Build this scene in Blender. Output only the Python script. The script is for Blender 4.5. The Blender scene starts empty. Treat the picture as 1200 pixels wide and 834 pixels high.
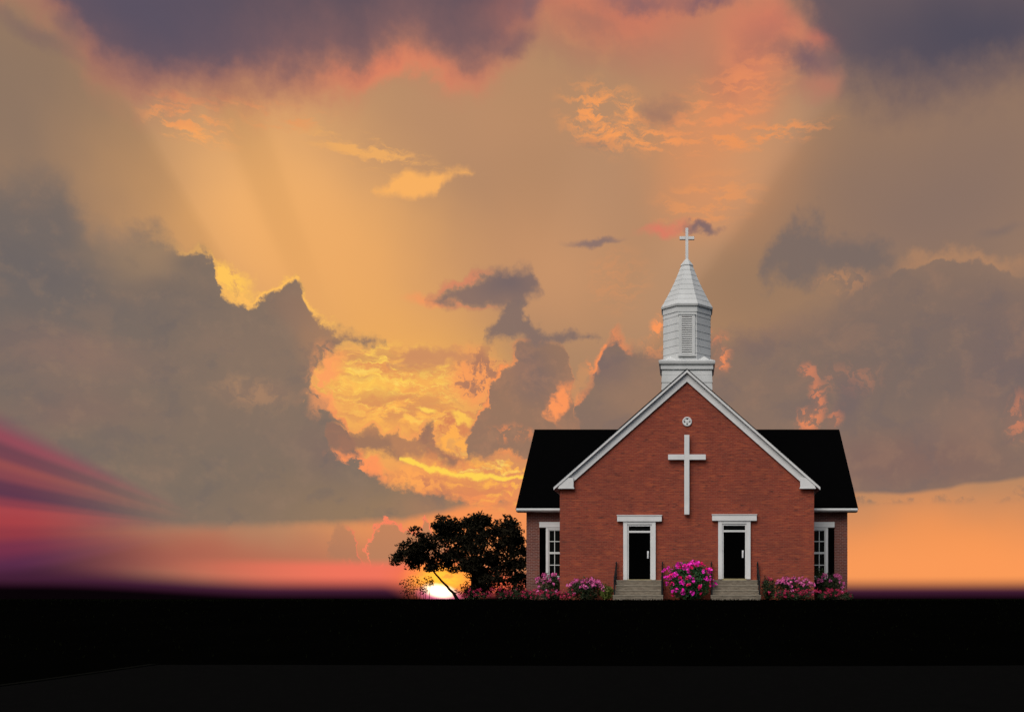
import bpy, bmesh, math, random
from mathutils import Vector, Matrix
R = math.radians
scene = bpy.context.scene
COL = scene.collection

# ------------------------------------------------------------------ camera
D, F, VX, VY, ZC = 45.0, 1215.0, 805.0, 701.0, 0.06
cam = bpy.data.cameras.new('camera')
cam.sensor_width = 36.0
cam.lens = 36.0 * F / 1200.0
cam.shift_x = -(VX - 600.0) / 1200.0
cam.shift_y = (VY - 417.0) / 1200.0
cam.clip_start, cam.clip_end = 0.1, 20000
camo = bpy.data.objects.new('camera', cam)
COL.objects.link(camo)
camo.location = (0, -D, ZC)
camo.rotation_euler = (R(90), 0, 0)
scene.camera = camo

def wx(px, d): return (px - VX) * d / F          # photo column -> metres at distance d
def wz(py, d): return ZC + (VY - py) * d / F

# ------------------------------------------------------------------ light and exposure
SUN_EL, SUN_AZ = 48.0, 205.0                       # soft daylight from behind the camera, a little from the left
sun = bpy.data.lights.new('sun', 'SUN')
sun.energy = 2.3
sun.angle = R(50)
sun.color = (1.0, 0.95, 0.88)
suno = bpy.data.objects.new('sun', sun)
COL.objects.link(suno)
sd = Vector((math.sin(R(SUN_AZ)) * math.cos(R(SUN_EL)), math.cos(R(SUN_AZ)) * math.cos(R(SUN_EL)), math.sin(R(SUN_EL))))
suno.rotation_euler = sd.to_track_quat('Z', 'Y').to_euler()
suno.location = (0, -30, 40)
vs = scene.view_settings
vs.view_transform = 'Standard'
vs.look = 'None'
vs.exposure = 0.0
vs.gamma = 1.0
vs.use_curve_mapping = False
scene.cycles.use_adaptive_sampling = True
scene.cycles.adaptive_threshold = 0.02
scene.cycles.adaptive_min_samples = 6
scene.cycles.use_denoising = True
scene.cycles.denoiser = 'OPENIMAGEDENOISE'
scene.cycles.denoising_input_passes = 'RGB_ALBEDO_NORMAL'
scene.cycles.max_bounces = 5
scene.cycles.diffuse_bounces = 3

# ------------------------------------------------------------------ sky (world): sunset clouds by direction
def lin(c):
    o = []
    for v in c[:3]:
        v /= 255.0
        o.append(v / 12.92 if v <= 0.04045 else ((v + 0.055) / 1.055) ** 2.4)
    return (*o, 1.0)

world = bpy.data.worlds.new('World')
scene.world = world
world.use_nodes = True
NT = world.node_tree
NT.nodes.clear()

def nn(kind, **kw):
    n = NT.nodes.new(kind)
    for k, v in kw.items(): setattr(n, k, v)
    return n
def put(sock, v):
    if isinstance(v, bpy.types.NodeSocket): NT.links.new(v, sock)
    else: sock.default_value = v
def M(op, a, b=None, c=None, clamp=False):
    n = nn('ShaderNodeMath', operation=op, use_clamp=clamp)
    put(n.inputs[0], a)
    if b is not None: put(n.inputs[1], b)
    if c is not None: put(n.inputs[2], c)
    return n.outputs[0]
def SS(x, lo, hi, a=0.0, b=1.0, smooth=True):
    n = nn('ShaderNodeMapRange', interpolation_type='SMOOTHSTEP' if smooth else 'LINEAR', clamp=True)
    put(n.inputs['Value'], x)
    put(n.inputs['From Min'], lo); put(n.inputs['From Max'], hi)
    put(n.inputs['To Min'], a); put(n.inputs['To Max'], b)
    return n.outputs['Result']
def MIX(f, a, b, blend='MIX'):
    n = nn('ShaderNodeMix', data_type='RGBA', blend_type=blend, clamp_factor=True)
    put(n.inputs[0], f)
    put(n.inputs[6], a); put(n.inputs[7], b)
    return n.outputs[2]
def NOISE(v, scale, detail=4.0, rough=0.5, off=0.0):
    """fractal noise of a pair of coordinates"""
    cb = nn('ShaderNodeCombineXYZ')
    put(cb.inputs[0], v[0]); put(cb.inputs[1], v[1]); cb.inputs[2].default_value = off
    n = nn('ShaderNodeTexNoise', noise_dimensions='3D')
    NT.links.new(cb.outputs[0], n.inputs['Vector'])
    n.inputs['Scale'].default_value = scale
    n.inputs['Detail'].default_value = detail
    n.inputs['Roughness'].default_value = rough
    return n.outputs['Fac']
def ADD2(n, amp, p): return (M('MULTIPLY_ADD', n[0], amp[0], p[0]), M('MULTIPLY_ADD', n[1], amp[1], p[1]))
def WARP(scale, detail, rough, off):
    return tuple(M('SUBTRACT', NOISE(P, scale, detail, rough, off + 500 * i), 0.5) for i in (0, 1))

def S(px, py):                                      # a direction, as azimuth and depression scaled to ~1 unit = 1/21 degree
    dx, dy = px - VX, VY - py
    return (math.atan2(dx, F) * F, -math.atan2(dy, math.hypot(dx, F)) * F)

tc = nn('ShaderNodeTexCoord')
sep = nn('ShaderNodeSeparateXYZ')
NT.links.new(tc.outputs['Generated'], sep.inputs[0])
sx = M('MULTIPLY', M('ARCTAN2', sep.outputs[0], sep.outputs[1]), F)
sy = M('MULTIPLY', M('ARCSINE', sep.outputs[2]), -F)
P = (sx, sy)
nA = WARP(1 / 75.0, 7.0, 0.58, 0.0)
nB = WARP(1 / 20.0, 4.0, 0.6, 3100.0)
nC = WARP(1 / 160.0, 3.0, 0.5, 7000.0)
PS = ADD2(nC, (110.0, 80.0), P)                         # soft warp
PW = ADD2(nA, (60.0, 50.0), P)                          # cumulus warp
PF = ADD2(nB, (26.0, 24.0), PW)                         # ragged warp
PE = ADD2(nB, (14.0, 13.0), ADD2(nA, (26.0, 24.0), P))  # mild ragged warp
XYP, XYW, XYF, XYS, XYE = P, PW, PF, PS, PE

def ELL(vec, c, r, rot=0.0, hard=0.0, k=1.0):
    """soft ellipse: k in the middle, 0 at the rim"""
    x, y = S(*c)
    ca, sa = math.cos(R(rot)), math.sin(R(rot))
    a1, b1, a2, b2 = ca / r[0], sa / r[0], -sa / r[1], ca / r[1]
    if rot == 0:
        u = M('MULTIPLY_ADD', vec[0], a1, -x * a1)
        w = M('MULTIPLY_ADD', vec[1], b2, -y * b2)
    else:
        u = M('MULTIPLY_ADD', vec[0], a1, M('MULTIPLY_ADD', vec[1], b1, -x * a1 - y * b1))
        w = M('MULTIPLY_ADD', vec[0], a2, M('MULTIPLY_ADD', vec[1], b2, -x * a2 - y * b2))
    d = M('SQRT', M('MULTIPLY_ADD', u, u, M('MULTIPLY', w, w)))
    return SS(d, 1.0, hard, 0.0, k)
def SP(col, c_rgb, c, r, k=1.0, rot=0.0, vec=None, hard=0.0):
    return MIX(ELL(vec if vec is not None else PS, c, r, rot, hard, k), col, lin(c_rgb))
X0, XR, Y0, YR = -1100.0, 1900.0, -900.0, 1100.0
def CURVE(x, pts):
    q = sorted(S(*p) for p in pts)
    n = nn('ShaderNodeFloatCurve')
    mp = n.mapping
    mp.use_clip = False
    mp.extend = 'HORIZONTAL'
    cu = mp.curves[0]
    pp = [((a - X0) / XR, (b - Y0) / YR) for a, b in q]
    cu.points[0].location = pp[0]
    cu.points[1].location = pp[-1]
    for a in pp[1:-1]: cu.points.new(*a)
    for p in cu.points: p.handle_type = 'VECTOR'
    mp.update()
    put(n.inputs['Value'], M('MULTIPLY_ADD', x, 1 / XR, -X0 / XR))
    return M('MULTIPLY_ADD', n.outputs[0], YR, Y0)
cv = nn('ShaderNodeCombineXYZ')
put(cv.inputs[0], PE[0]); put(cv.inputs[1], PE[1])
vor = nn('ShaderNodeTexVoronoi', voronoi_dimensions='2D', feature='F1', normalize=True)
NT.links.new(cv.outputs[0], vor.inputs['Vector'])
vor.inputs['Scale'].default_value = 1 / 24.0
vor.inputs['Detail'].default_value = 2.0
vor.inputs['Roughness'].default_value = 0.55
fine = M('SUBTRACT', NOISE(P, 1 / 30.0, 9.0, 0.64, 900.0), 0.5)
EDGE = M('MULTIPLY_ADD', M('SUBTRACT', 0.46, vor.outputs['Distance']), 0.45, fine)      # rounded heads plus fine tearing
def BAND(xy, top, bot, amp=34.0):
    """signed depth inside a cloud with the given upper and lower outlines"""
    if top and bot:                                         # close both ends well past the outline
        top, bot = sorted(top), sorted(bot)
        for e, k in ((0, -1), (-1, 1)):
            xe, ym = (top[e][0] + bot[e][0]) / 2, (top[e][1] + bot[e][1]) / 2
            if e == 0: top, bot = [(xe - 14, ym + 60)] + top, [(xe - 14, ym - 60)] + bot
            else: top, bot = top + [(xe + 14, ym + 60)], bot + [(xe + 14, ym - 60)]
    d = None
    if top: d = M('SUBTRACT', xy[1], CURVE(xy[0], top))
    if bot:
        e = M('SUBTRACT', CURVE(xy[0], bot), xy[1])
        d = e if d is None else M('MINIMUM', d, e)
    return M('MULTIPLY_ADD', EDGE, amp, d) if amp else d
def RIM(d, w0, w1):
    return M('MULTIPLY', SS(d, -w0, 0.0), SS(d, w1, 0.0))
def MUL(*a):
    o = a[0]
    for b in a[1:]: o = M('MULTIPLY', o, b)
    return o

# --- clear sky behind the clouds
c = lin((174, 134, 102))
for rgb, ce, ra, k in [
        ((146, 121, 102), (0, 110), (300, 240), 0.95),
        ((234, 172, 107), (320, 240), (250, 200), 0.95),
        ((240, 172, 100), (410, 330), (230, 150), 0.8),
        ((192, 143, 106), (590, 130), (240, 130), 0.8),
        ((206, 150, 106), (640, 310), (200, 130), 0.75),
        ((182, 138, 106), (735, 230), (130, 120), 0.6),
        ((208, 146, 100), (850, 190), (170, 140), 0.75),
        ((145, 119, 105), (1120, 240), (330, 230), 1.0),
        ((158, 126, 100), (900, 345), (120, 90), 0.5),
        ((255, 182, 88), (470, 480), (210, 150), 1.0),
        ((253, 150, 84), (560, 610), (280, 110), 0.95),
        ((244, 152, 88), (1110, 650), (360, 110), 1.0),
        ((186, 112, 86), (250, 650), (330, 64), 1.0), ((156, 84, 76), (60, 650), (240, 60), 0.8)]:
    c = SP(c, rgb, ce, ra, k)
# --- crepuscular rays round the low sun
sxs, sys_ = S(517, 690)
th = M('MULTIPLY', M('ARCTAN2', M('SUBTRACT', sx, sxs), M('MULTIPLY', M('SUBTRACT', sy, sys_), -1.0)), 180 / math.pi)
fc = nn('ShaderNodeFloatCurve')
pts = [(-90, .96), (-60, .97), (-42, .93), (-34.6, .91), (-33, 1.04), (-28, 1.07), (-26, 1.0), (-24.5, 0.94), (-22.5, .95), (-20, 1.05), (-8, 1.02), (5, 0.99),
       (14, 0.97), (20, 1.02), (30, 1.0), (38, 1.10), (39.6, 1.06), (41.8, .90), (50, .90), (70, .96), (90, .96)]
pp = [((a + 90) / 180, b / 2) for a, b in pts]
cu = fc.mapping.curves[0]
cu.points[0].location, cu.points[1].location = pp[0], pp[-1]
for a in pp[1:-1]: cu.points.new(*a)
fc.mapping.update()
put(fc.inputs['Value'], M('MULTIPLY_ADD', th, 1 / 180.0, 0.5))
ray = M('MULTIPLY_ADD', fc.outputs[0], 2.0, -1.0)
rx_, ry_ = M('SUBTRACT', sx, sxs), M('SUBTRACT', sy, sys_)
rad = M('SQRT', M('MULTIPLY_ADD', rx_, rx_, M('MULTIPLY', ry_, ry_)))
ray = M('MULTIPLY_ADD', ray, MUL(SS(rad, 280, 480), SS(sy, S(805, 40)[1], S(805, 150)[1], 0.25, 1.0)), 1.0)
rc = nn('ShaderNodeCombineColor')
for i in range(3): put(rc.inputs[i], ray)
c = MIX(1.0, c, rc.outputs[0], 'MULTIPLY')

# --- high thin glowing cloud
streak = NOISE((PF[0], M('MULTIPLY', PF[1], 2.6)), 1 / 26.0, 5.0, 0.6)
streak2 = NOISE((PE[0], M('MULTIPLY', PE[1], 4.0)), 1 / 40.0, 5.0, 0.62)
mott = NOISE(PF, 1 / 22.0, 5.0, 0.6)
puff = NOISE((PW[0], M('MULTIPLY', PW[1], 1.3)), 1 / 60.0, 5.0, 0.55)
hot, hot2 = SS(streak, 0.42, 0.62), SS(streak2, 0.45, 0.62)
c = SP(c, (230, 146, 98), (850, 128), (110, 56), 0.6, -30, PE)
c = SP(c, (222, 146, 98), (820, 220), (80, 70), 0.5, -20, PE)
for rgb, ce, ra, rot, k, nz in [
        ((250, 168, 96), (222, 146), (58, 24), 5, 1.0, hot2),
        ((224, 146, 98), (215, 128), (60, 26), 0, 0.7, hot2),
        ((232, 156, 98), (320, 132), (80, 18), -4, 0.8, hot2),
        ((238, 172, 100), (440, 180), (95, 20), 8, 0.95, hot2),
        ((246, 158, 92), (712, 140), (75, 46), 14, 1.0, hot),
        ((250, 160, 92), (745, 160), (100, 16), 8, 1.0, hot2),
        ((240, 150, 94), (840, 130), (120, 52), -22, 0.6, hot2),
        ((236, 150, 92), (880, 160), (130, 18), -4, 0.9, hot2),
        ((240, 154, 92), (830, 238), (80, 40), -10, 0.5, hot2),
        ((236, 150, 92), (725, 330), (50, 50), -30, 0.22, hot)]:
    c = MIX(M('MULTIPLY', ELL(PE, ce, ra, rot, 0.25, k), nz), c, lin(rgb))
c = SP(c, (160, 118, 100), (775, 130), (40, 24), 0.8, -10, PF)
c = SP(c, (150, 120, 104), (700, 170), (40, 12), 0.4, 0, PE)
d = BAND(XYE, [(430, 222), (452, 216), (462, 204), (480, 200), (497, 208), (520, 206), (548, 202), (560, 206)],
         [(430, 221), (452, 228), (478, 231), (508, 229), (514, 218), (530, 209), (560, 205)], 16)
c = MIX(SS(d, -5, 7, 0, .95), c, lin((250, 178, 98)))

# --- dark cloud along the top, salmon underneath
TB = [(-200, -60), (20, -40), (62, -8), (78, 22), (100, 52), (128, 78), (160, 94), (200, 100), (240, 104), (262, 110), (282, 100), (305, 92), (340, 86),
      (378, 78), (400, 84), (424, 92), (440, 72), (466, 54), (498, 58), (530, 74), (562, 76), (586, 60), (606, 34), (626, 4), (700, -40), (900, -70), (1500, -200)]
d = BAND(XYW, None, [(x, y + 14) for x, y in TB])
c = MIX(SS(d, -40, 34, 0, 0.75), c, lin((202, 124, 98)))
c = MIX(MUL(SS(d, -22, 0), SS(d, 26, 4), ELL(P, (460, 80), (170, 60), 0, 0, 0.9)), c, lin((238, 136, 98)))
d = BAND(XYW, None, [(x, y + 9) for x, y in TB])
dk = MIX(SS(d, 10, 100), lin((128, 96, 97)), lin((90, 80, 92)))
dk = MIX(ELL(PS, (170, 10), (200, 70), 0, 0, .9), dk, lin((84, 80, 98)))
c = MIX(SS(d, -24, 40, 0, 0.97), c, dk)
c = SP(c, (120, 98, 98), (40, 40), (80, 14), 0.5, 20, PW)
c = SP(c, (120, 98, 98), (85, 38), (26, 18), 0.6, 50, PW)
for rgb, ce, ra, k, rot in [
        ((208, 120, 96), (740, 14), (210, 62), 0.85, 0), ((192, 126, 102), (800, 70), (110, 50), 0.5, 0), ((214, 128, 98), (884, 60), (84, 84), 0.85, -30), ((150, 110, 99), (962, 74), (44, 64), 0.7, 0),
        ((208, 120, 98), (962, 44), (44, 24), 0.9, 0), ((214, 124, 98), (905, 20), (80, 40), 0.9, 0)]:
    c = SP(c, rgb, ce, ra, k, rot, PW)
for rgb, ce, ra, k, rot in [
        ((128, 96, 102), (755, 0), (70, 17), 0.8, 0), ((122, 92, 102), (828, 2), (56, 17), 0.85, -8), ((120, 96, 102), (614, 6), (26, 26), 0.7, 0),
        ((112, 90, 98), (600, 52), (40, 20), 0.6, -20), ((160, 112, 98), (690, 24), (60, 16), 0.5, 0), ((122, 94, 100), (940, 70), (54, 24), 0.9, 18)]:
    c = SP(c, rgb, ce, ra, k, rot, PF)
d = BAND(XYW, None, [(700, -200), (880, -80), (925, -24), (948, 18), (964, 56), (974, 90), (986, 114), (1012, 122), (1060, 118), (1110, 112), (1160, 102), (1210, 90), (1500, 40)])
c = MIX(SS(d, -34, 50, 0, 0.96), c, MIX(ELL(PS, (1130, 40), (180, 70)), lin((98, 86, 94)), lin((76, 74, 90))))
c = SP(c, (190, 120, 100), (958, 108), (36, 24), 0.6, 0, PW)
c = MIX(MUL(ELL(PE, (900, 66), (110, 70), -30, 0.0, 0.5), SS(puff, 0.62, 0.38)), c, lin((150, 106, 98)))
c = MIX(MUL(ELL(PE, (690, 40), (150, 60), 0, 0.0, 0.4), SS(puff, 0.60, 0.40)), c, lin((164, 114, 99)))
c = MIX(MUL(ELL(PE, (860, 110), (90, 40), -25, 0.0, 0.5), SS(hot2, 0.0, 1.0)), c, lin((240, 148, 96)))

# --- small dark wisps near the cross
c = SP(c, (222, 122, 100), (782, 272), (42, 13), 0.85, -6, PF)
c = SP(c, (124, 102, 104), (822, 271), (28, 11), 0.9, 4, PF, 0.2)
c = SP(c, (128, 108, 108), (698, 282), (46, 6), 0.8, -2, PE, 0.2)
c = SP(c, (122, 106, 102), (1172, 272), (34, 10), 0.5, -6, PE)

# --- right-hand cloud mass
d = BAND(XYW, [(890, 330), (914, 280), (926, 258), (944, 252), (962, 258), (978, 276), (1000, 284), (1012, 278), (1036, 288), (1052, 306), (1064, 330)],
         [(890, 326), (930, 326), (960, 320), (990, 328), (1020, 344), (1064, 336)], 60)
c = MIX(SS(d, -14, 22, 0, 0.85), c, lin((119, 105, 100)))
MT = [(610, 530), (640, 512), (656, 498), (670, 476), (680, 462), (690, 454), (697, 438), (704, 420), (712, 400), (722, 394), (734, 408), (752, 414), (776, 416), (804, 414), (838, 404),
      (876, 396), (910, 384), (950, 372), (990, 352), (1020, 332), (1048, 318), (1070, 310), (1090, 306), (1112, 302), (1138, 304), (1156, 312), (1174, 319), (1210, 322), (1300, 330), (1500, 400)]
MB = [(610, 515), (640, 516), (690, 540), (760, 570), (900, 577), (1005, 577), (1060, 578), (1108, 573), (1128, 567), (1165, 565), (1210, 559), (1500, 540)]
d = BAND(XYE, MT, None)
db = BAND((sx, M('MULTIPLY_ADD', nA[1], 10.0, sy)), None, MB, 0)
mc = lin((136, 112, 98))
for rgb, ce, ra, k in [((120, 104, 98), (1060, 430), (200, 130), 0.9), ((128, 100, 94), (1060, 545), (220, 60), 0.8), ((158, 122, 98), (760, 470), (90, 70), 0.6),
                       ((128, 106, 100), (720, 425), (40, 40), 0.9), ((134, 110, 98), (700, 500), (110, 40), 0.7), ((112, 98, 100), (1180, 420), (90, 120), 0.6),
                       ((150, 114, 98), (880, 380), (120, 40), 0.4), ((124, 104, 98), (880, 395), (60, 24), 0.6)]:
    mc = SP(mc, rgb, ce, ra, k)
mc = MIX(SS(EDGE, 0.06, 0.30, 0, .25), mc, lin((158, 124, 102)))
mc = MIX(SS(EDGE, 0.0, -0.22, 0, .25), mc, lin((110, 98, 98)))
mc = MIX(SS(puff, 0.52, 0.7, 0, .28), mc, lin((160, 122, 100)))
mc = MIX(SS(puff, 0.48, 0.34, 0, .3), mc, lin((108, 98, 100)))
soft = SS(sx, S(760, 400)[0], S(960, 400)[0], 8.0, 28.0)
am = M('MULTIPLY', SS(d, M('MULTIPLY', soft, -1.0), soft), SS(db, -3, 4))
am = M('MULTIPLY', am, 0.96)
c = MIX(MUL(RIM(d, 12, 9), ELL(P, (690, 440), (70, 90), 0, 0.4, 1.0), SS(mott, 0.40, 0.54, 0.3, 1.0)), MIX(am, c, mc), lin((248, 146, 90)))
c = MIX(M('MULTIPLY', RIM(d, 16, 6), ELL(P, (1130, 300), (120, 50), 0, 0.3, 0.5)), c, lin((196, 142, 100)))
gap = SS(NOISE(PF, 1 / 15.0, 5.0, 0.6), 0.44, 0.60)
for rgb, ce, ra, rot, k in [
        ((236, 138, 92), (950, 494), (22, 22), 20, 0.95), ((222, 132, 94), (958, 464), (12, 36), -14, 0.85), ((214, 130, 96), (946, 436), (16, 16), 0, 0.8), ((222, 132, 92), (980, 492), (12, 26), 10, 0.8),
        ((172, 120, 98), (990, 446), (60, 26), 0, 0.7), ((244, 142, 92), (848, 424), (14, 22), 30, 0.9), ((214, 130, 94), (838, 398), (26, 12), 0, 0.7),
        ((250, 152, 92), (770, 386), (10, 30), 20, 1.0), ((214, 140, 96), (765, 410), (26, 16), 20, 0.6), ((206, 128, 96), (1196, 490), (22, 34), 0, 0.8), ((186, 134, 98), (985, 330), (50, 20), 0, 0.6),
        ((250, 150, 90), (657, 470), (13, 26), 25, 1.0), ((252, 152, 92), (648, 478), (10, 12), 0, 1.0), ((240, 146, 92), (692, 432), (16, 14), 0, 0.8)]:
    c = MIX(MUL(ELL(PE, ce, ra, rot, 0.2, k), SS(gap, 0, 1, 0.12, 1.0)), c, lin(rgb))
c = SP(c, (118, 102, 100), (992, 470), (26, 40), 0.75, 0, PF, 0.2)
c = SP(c, (150, 116, 100), (1130, 490), (70, 40), 0.4, 0, PW)

# --- glowing middle: mottled gold cloud
c = MIX(M('MULTIPLY', ELL(PE, (440, 440), (110, 44), -6, 0.3, 1.0), SS(streak, 0.46, 0.6)), c, lin((255, 206, 92)))
c = MIX(ELL(PE, (420, 450), (66, 22), 0, 0.0, 0.7), c, lin((255, 200, 88)))
c = MIX(M('MULTIPLY', ELL(PE, (600, 560), (120, 50), 4, 0.3, 0.9), SS(streak, 0.47, 0.6)), c, lin((255, 180, 82)))
c = MIX(M('MULTIPLY', ELL(PF, (450, 462), (110, 60), 0, 0.3, 0.55), SS(mott, 0.54, 0.36)), c, lin((232, 150, 90)))
c = MIX(M('MULTIPLY', ELL(PF, (560, 560), (120, 46), 0, 0.3, 0.6), SS(mott, 0.54, 0.36)), c, lin((236, 140, 90)))
c = MIX(M('MULTIPLY', ELL(PE, (470, 455), (110, 50), 0, 0.3, 0.6), SS(M('ABSOLUTE', M('SUBTRACT', streak2, 0.5)), 0.03, 0.0)), c, lin((255, 214, 100)))
veil = NOISE((PE[0], M('MULTIPLY', PE[1], 3.2)), 1 / 46.0, 6.0, 0.6, 50.0)
for rgb, ce, ra, rot, k in [((206, 140, 94), (440, 425), (120, 24), -4, 0.75), ((214, 142, 92), (470, 478), (120, 26), 0, 0.8), ((222, 138, 90), (560, 505), (90, 30), 6, 0.7), ((218, 136, 90), (540, 575), (120, 30), 4, 0.75)]:
    c = MIX(M('MULTIPLY', ELL(PE, ce, ra, rot, 0.3, k), SS(veil, 0.54, 0.44)), c, lin(rgb))
for ce, ra, rot in [((430, 448), (100, 22), -4), ((500, 487), (80, 14), 8), ((570, 545), (90, 20), 5)]:
    c = MIX(M('MULTIPLY', ELL(PE, ce, ra, rot, 0.3, 0.9), SS(veil, 0.54, 0.64)), c, lin((255, 216, 104)))
c = MIX(ELL(PF, (556, 440), (42, 44), 10, 0.35, 0.85), c, lin((250, 156, 92)))
c = MIX(M('MULTIPLY', ELL(PF, (562, 442), (46, 50), 10, 0.4, 0.9), SS(mott, 0.475, 0.56)), c, lin((170, 120, 96)))
c = MIX(M('MULTIPLY', ELL(PE, (430, 432), (50, 16), 0, 0.3, 0.8), SS(mott, 0.5, 0.42)), c, lin((226, 146, 90)))
c = MIX(M('MULTIPLY', ELL(PE, (525, 520), (46, 50), 0, 0.4, 0.95), SS(mott, 0.5, 0.58)), c, lin((255, 176, 84)))
c = MIX(M('MULTIPLY', ELL(PE, (520, 510), (46, 40), 0, 0.4, 0.9), SS(mott, 0.5, 0.42)), c, lin((214, 132, 88)))
d = BAND(XYE, [(448, 432), (460, 424), (474, 414), (495, 409), (512, 413), (535, 416), (556, 420)], [(448, 430), (470, 431), (500, 429), (520, 425), (556, 422)])
c = MIX(SS(d, -4, 6, 0, .9), c, lin((206, 142, 98)))
# --- cumulus left of the steeple
d = BAND(XYF, [(536, 545), (550, 530), (554, 506), (560, 486), (570, 476), (574, 462), (578, 448), (582, 434), (594, 428), (604, 418), (612, 405), (622, 400), (638, 397), (652, 402), (661, 412),
               (667, 428), (669, 450), (676, 486), (690, 512), (720, 540)],
         [(536, 536), (560, 532), (600, 528), (640, 530), (700, 528), (720, 536)])
cc = MIX(ELL(PS, (620, 440), (50, 50), 0, 0, .9), lin((150, 116, 96)), lin((128, 106, 100)))
cc = MIX(SS(EDGE, 0.04, 0.25, 0, .4), cc, lin((176, 128, 100)))
cc = MIX(SS(puff, 0.5, 0.68, 0, .35), cc, lin((176, 126, 98)))
c = MIX(SS(d, -9, 9, 0, .97), c, cc)
c = MIX(MUL(RIM(d, 10, 6), ELL(P, (605, 470), (90, 90), 0, 0.4, 1.0), SS(mott, 0.40, 0.54, 0.3, 1.0)), c, lin((250, 152, 90)))
c = MIX(M('MULTIPLY', ELL(PE, (600, 508), (34, 12), 0, 0.2, 1.0), SS(mott, 0.42, 0.55)), c, lin((250, 146, 88)))
for rgb, ce, ra, rot, k in [((250, 150, 92), (657, 468), (13, 30), 24, 1.0), ((252, 152, 92), (645, 480), (12, 14), 0, 1.0), ((196, 142, 100), (677, 446), (10, 26), 16, 0.9)]:
    c = MIX(MUL(ELL(PF, ce, ra, rot, 0.4, k), SS(mott, 0.36, 0.5, 0.3, 1)), c, lin(rgb))
# --- dark lens cloud and its tail
d = BAND(XYE, [(500, 350), (512, 345), (530, 334), (553, 321), (575, 319), (592, 316), (610, 318), (624, 318), (630, 332), (640, 352)],
         [(500, 346), (520, 352), (545, 355), (565, 359), (590, 360), (610, 358), (622, 346), (640, 340)])
lc = MIX(ELL(PS, (590, 335), (60, 30)), lin((138, 112, 102)), lin((118, 102, 102)))
c = MIX(MUL(ELL(PE, (505, 350), (44, 10), 0, 0.1, 0.8), 1.0), c, lin((244, 152, 96)))
c = MIX(SS(d, -8, 11, 0, .97), c, lc)
c = MIX(M('MULTIPLY', RIM(d, 7, 5), ELL(P, (545, 338), (60, 34), 0, 0.3, 0.7)), c, lin((222, 134, 100)))
d = BAND(XYF, [(560, 394), (574, 382), (590, 362), (600, 354), (616, 354), (620, 374), (640, 384), (664, 389), (700, 398)],
         [(560, 388), (585, 396), (610, 398), (640, 400), (664, 398), (700, 394)])
c = MIX(SS(d, -6, 9, 0, .92), c, lin((132, 110, 102)))

# --- the great bank on the left
FT = [(-400, 180), (0, 214), (34, 208), (68, 211), (92, 230), (106, 262), (130, 272), (150, 266), (186, 268), (206, 280), (224, 284), (240, 286), (249, 292), (253, 312), (256, 328),
      (262, 340), (290, 344), (310, 342), (330, 330), (342, 318), (350, 322), (356, 344), (366, 358), (380, 372), (392, 382), (412, 384), (436, 389), (452, 396)]
FB = [(-400, 760), (250, 640), (330, 540), (346, 500), (356, 470), (364, 446), (370, 424), (384, 410), (404, 402), (430, 397), (452, 392)]
F2T = [(-400, 470), (280, 470), (326, 480), (350, 472), (370, 462), (386, 478), (400, 490), (407, 503), (413, 530), (426, 550), (446, 560), (462, 570), (490, 581), (530, 588), (572, 594)]
F2B = [(-400, 640), (0, 630), (150, 620), (250, 619), (400, 615), (470, 613), (520, 604), (572, 592)]
fcol = lin((131, 112, 98))
for rgb, ce, ra, k in [((112, 103, 100), (20, 320), (240, 190), 0.95), ((140, 116, 99), (330, 430), (130, 100), 0.7), ((152, 122, 94), (430, 590), (240, 60), 0.9), ((123, 109, 97), (230, 560), (220, 60), 0.7),
                       ((148, 116, 102), (90, 425), (120, 40), 0.55), ((140, 118, 99), (165, 300), (100, 50), 0.6), ((118, 106, 98), (250, 315), (40, 30), 0.7), ((116, 106, 99), (150, 400), (60, 14), 0.3),
                       ((150, 118, 100), (300, 470), (60, 20), 0.5), ((132, 108, 98), (380, 520), (40, 40), 0.6), ((136, 106, 98), (80, 480), (120, 30), 0.4),
                       ((154, 126, 101), (185, 290), (100, 54), 1.0), ((158, 128, 104), (115, 250), (50, 40), 0.8), ((122, 107, 97), (228, 312), (44, 28), 0.8), ((124, 108, 97), (190, 345), (90, 22), 0.6),
                       ((168, 126, 97), (372, 400), (46, 80), 0.8), ((186, 136, 98), (425, 390), (60, 22), 0.9), ((166, 124, 95), (520, 588), (80, 26), 0.8), ((150, 116, 96), (345, 355), (40, 40), 0.5)]:
    fcol = SP(fcol, rgb, ce, ra, k)
fcol = MIX(SS(EDGE, 0.06, 0.30, 0, .30), fcol, lin((152, 124, 103)))
fcol = MIX(SS(EDGE, 0.0, -0.22, 0, .30), fcol, lin((110, 101, 98)))
fcol = MIX(SS(puff, 0.5, 0.7, 0, .28), fcol, lin((148, 120, 101)))
fcol = MIX(SS(puff, 0.48, 0.33, 0, .3), fcol, lin((104, 97, 98)))
soft = SS(sx, S(110, 400)[0], S(262, 400)[0], 22.0, 7.0)
d1 = BAND(XYE, [(x, y + (9 if x > 80 else 4)) for x, y in FT], FB, 48)
d2 = BAND(XYE, F2T, None, 58)
d2b = BAND((sx, M('MULTIPLY_ADD', nC[1], 14.0, sy)), None, F2B, 8)
glow = ELL(P, (330, 340), (150, 90), 0, 0.2, 1.0)
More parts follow.
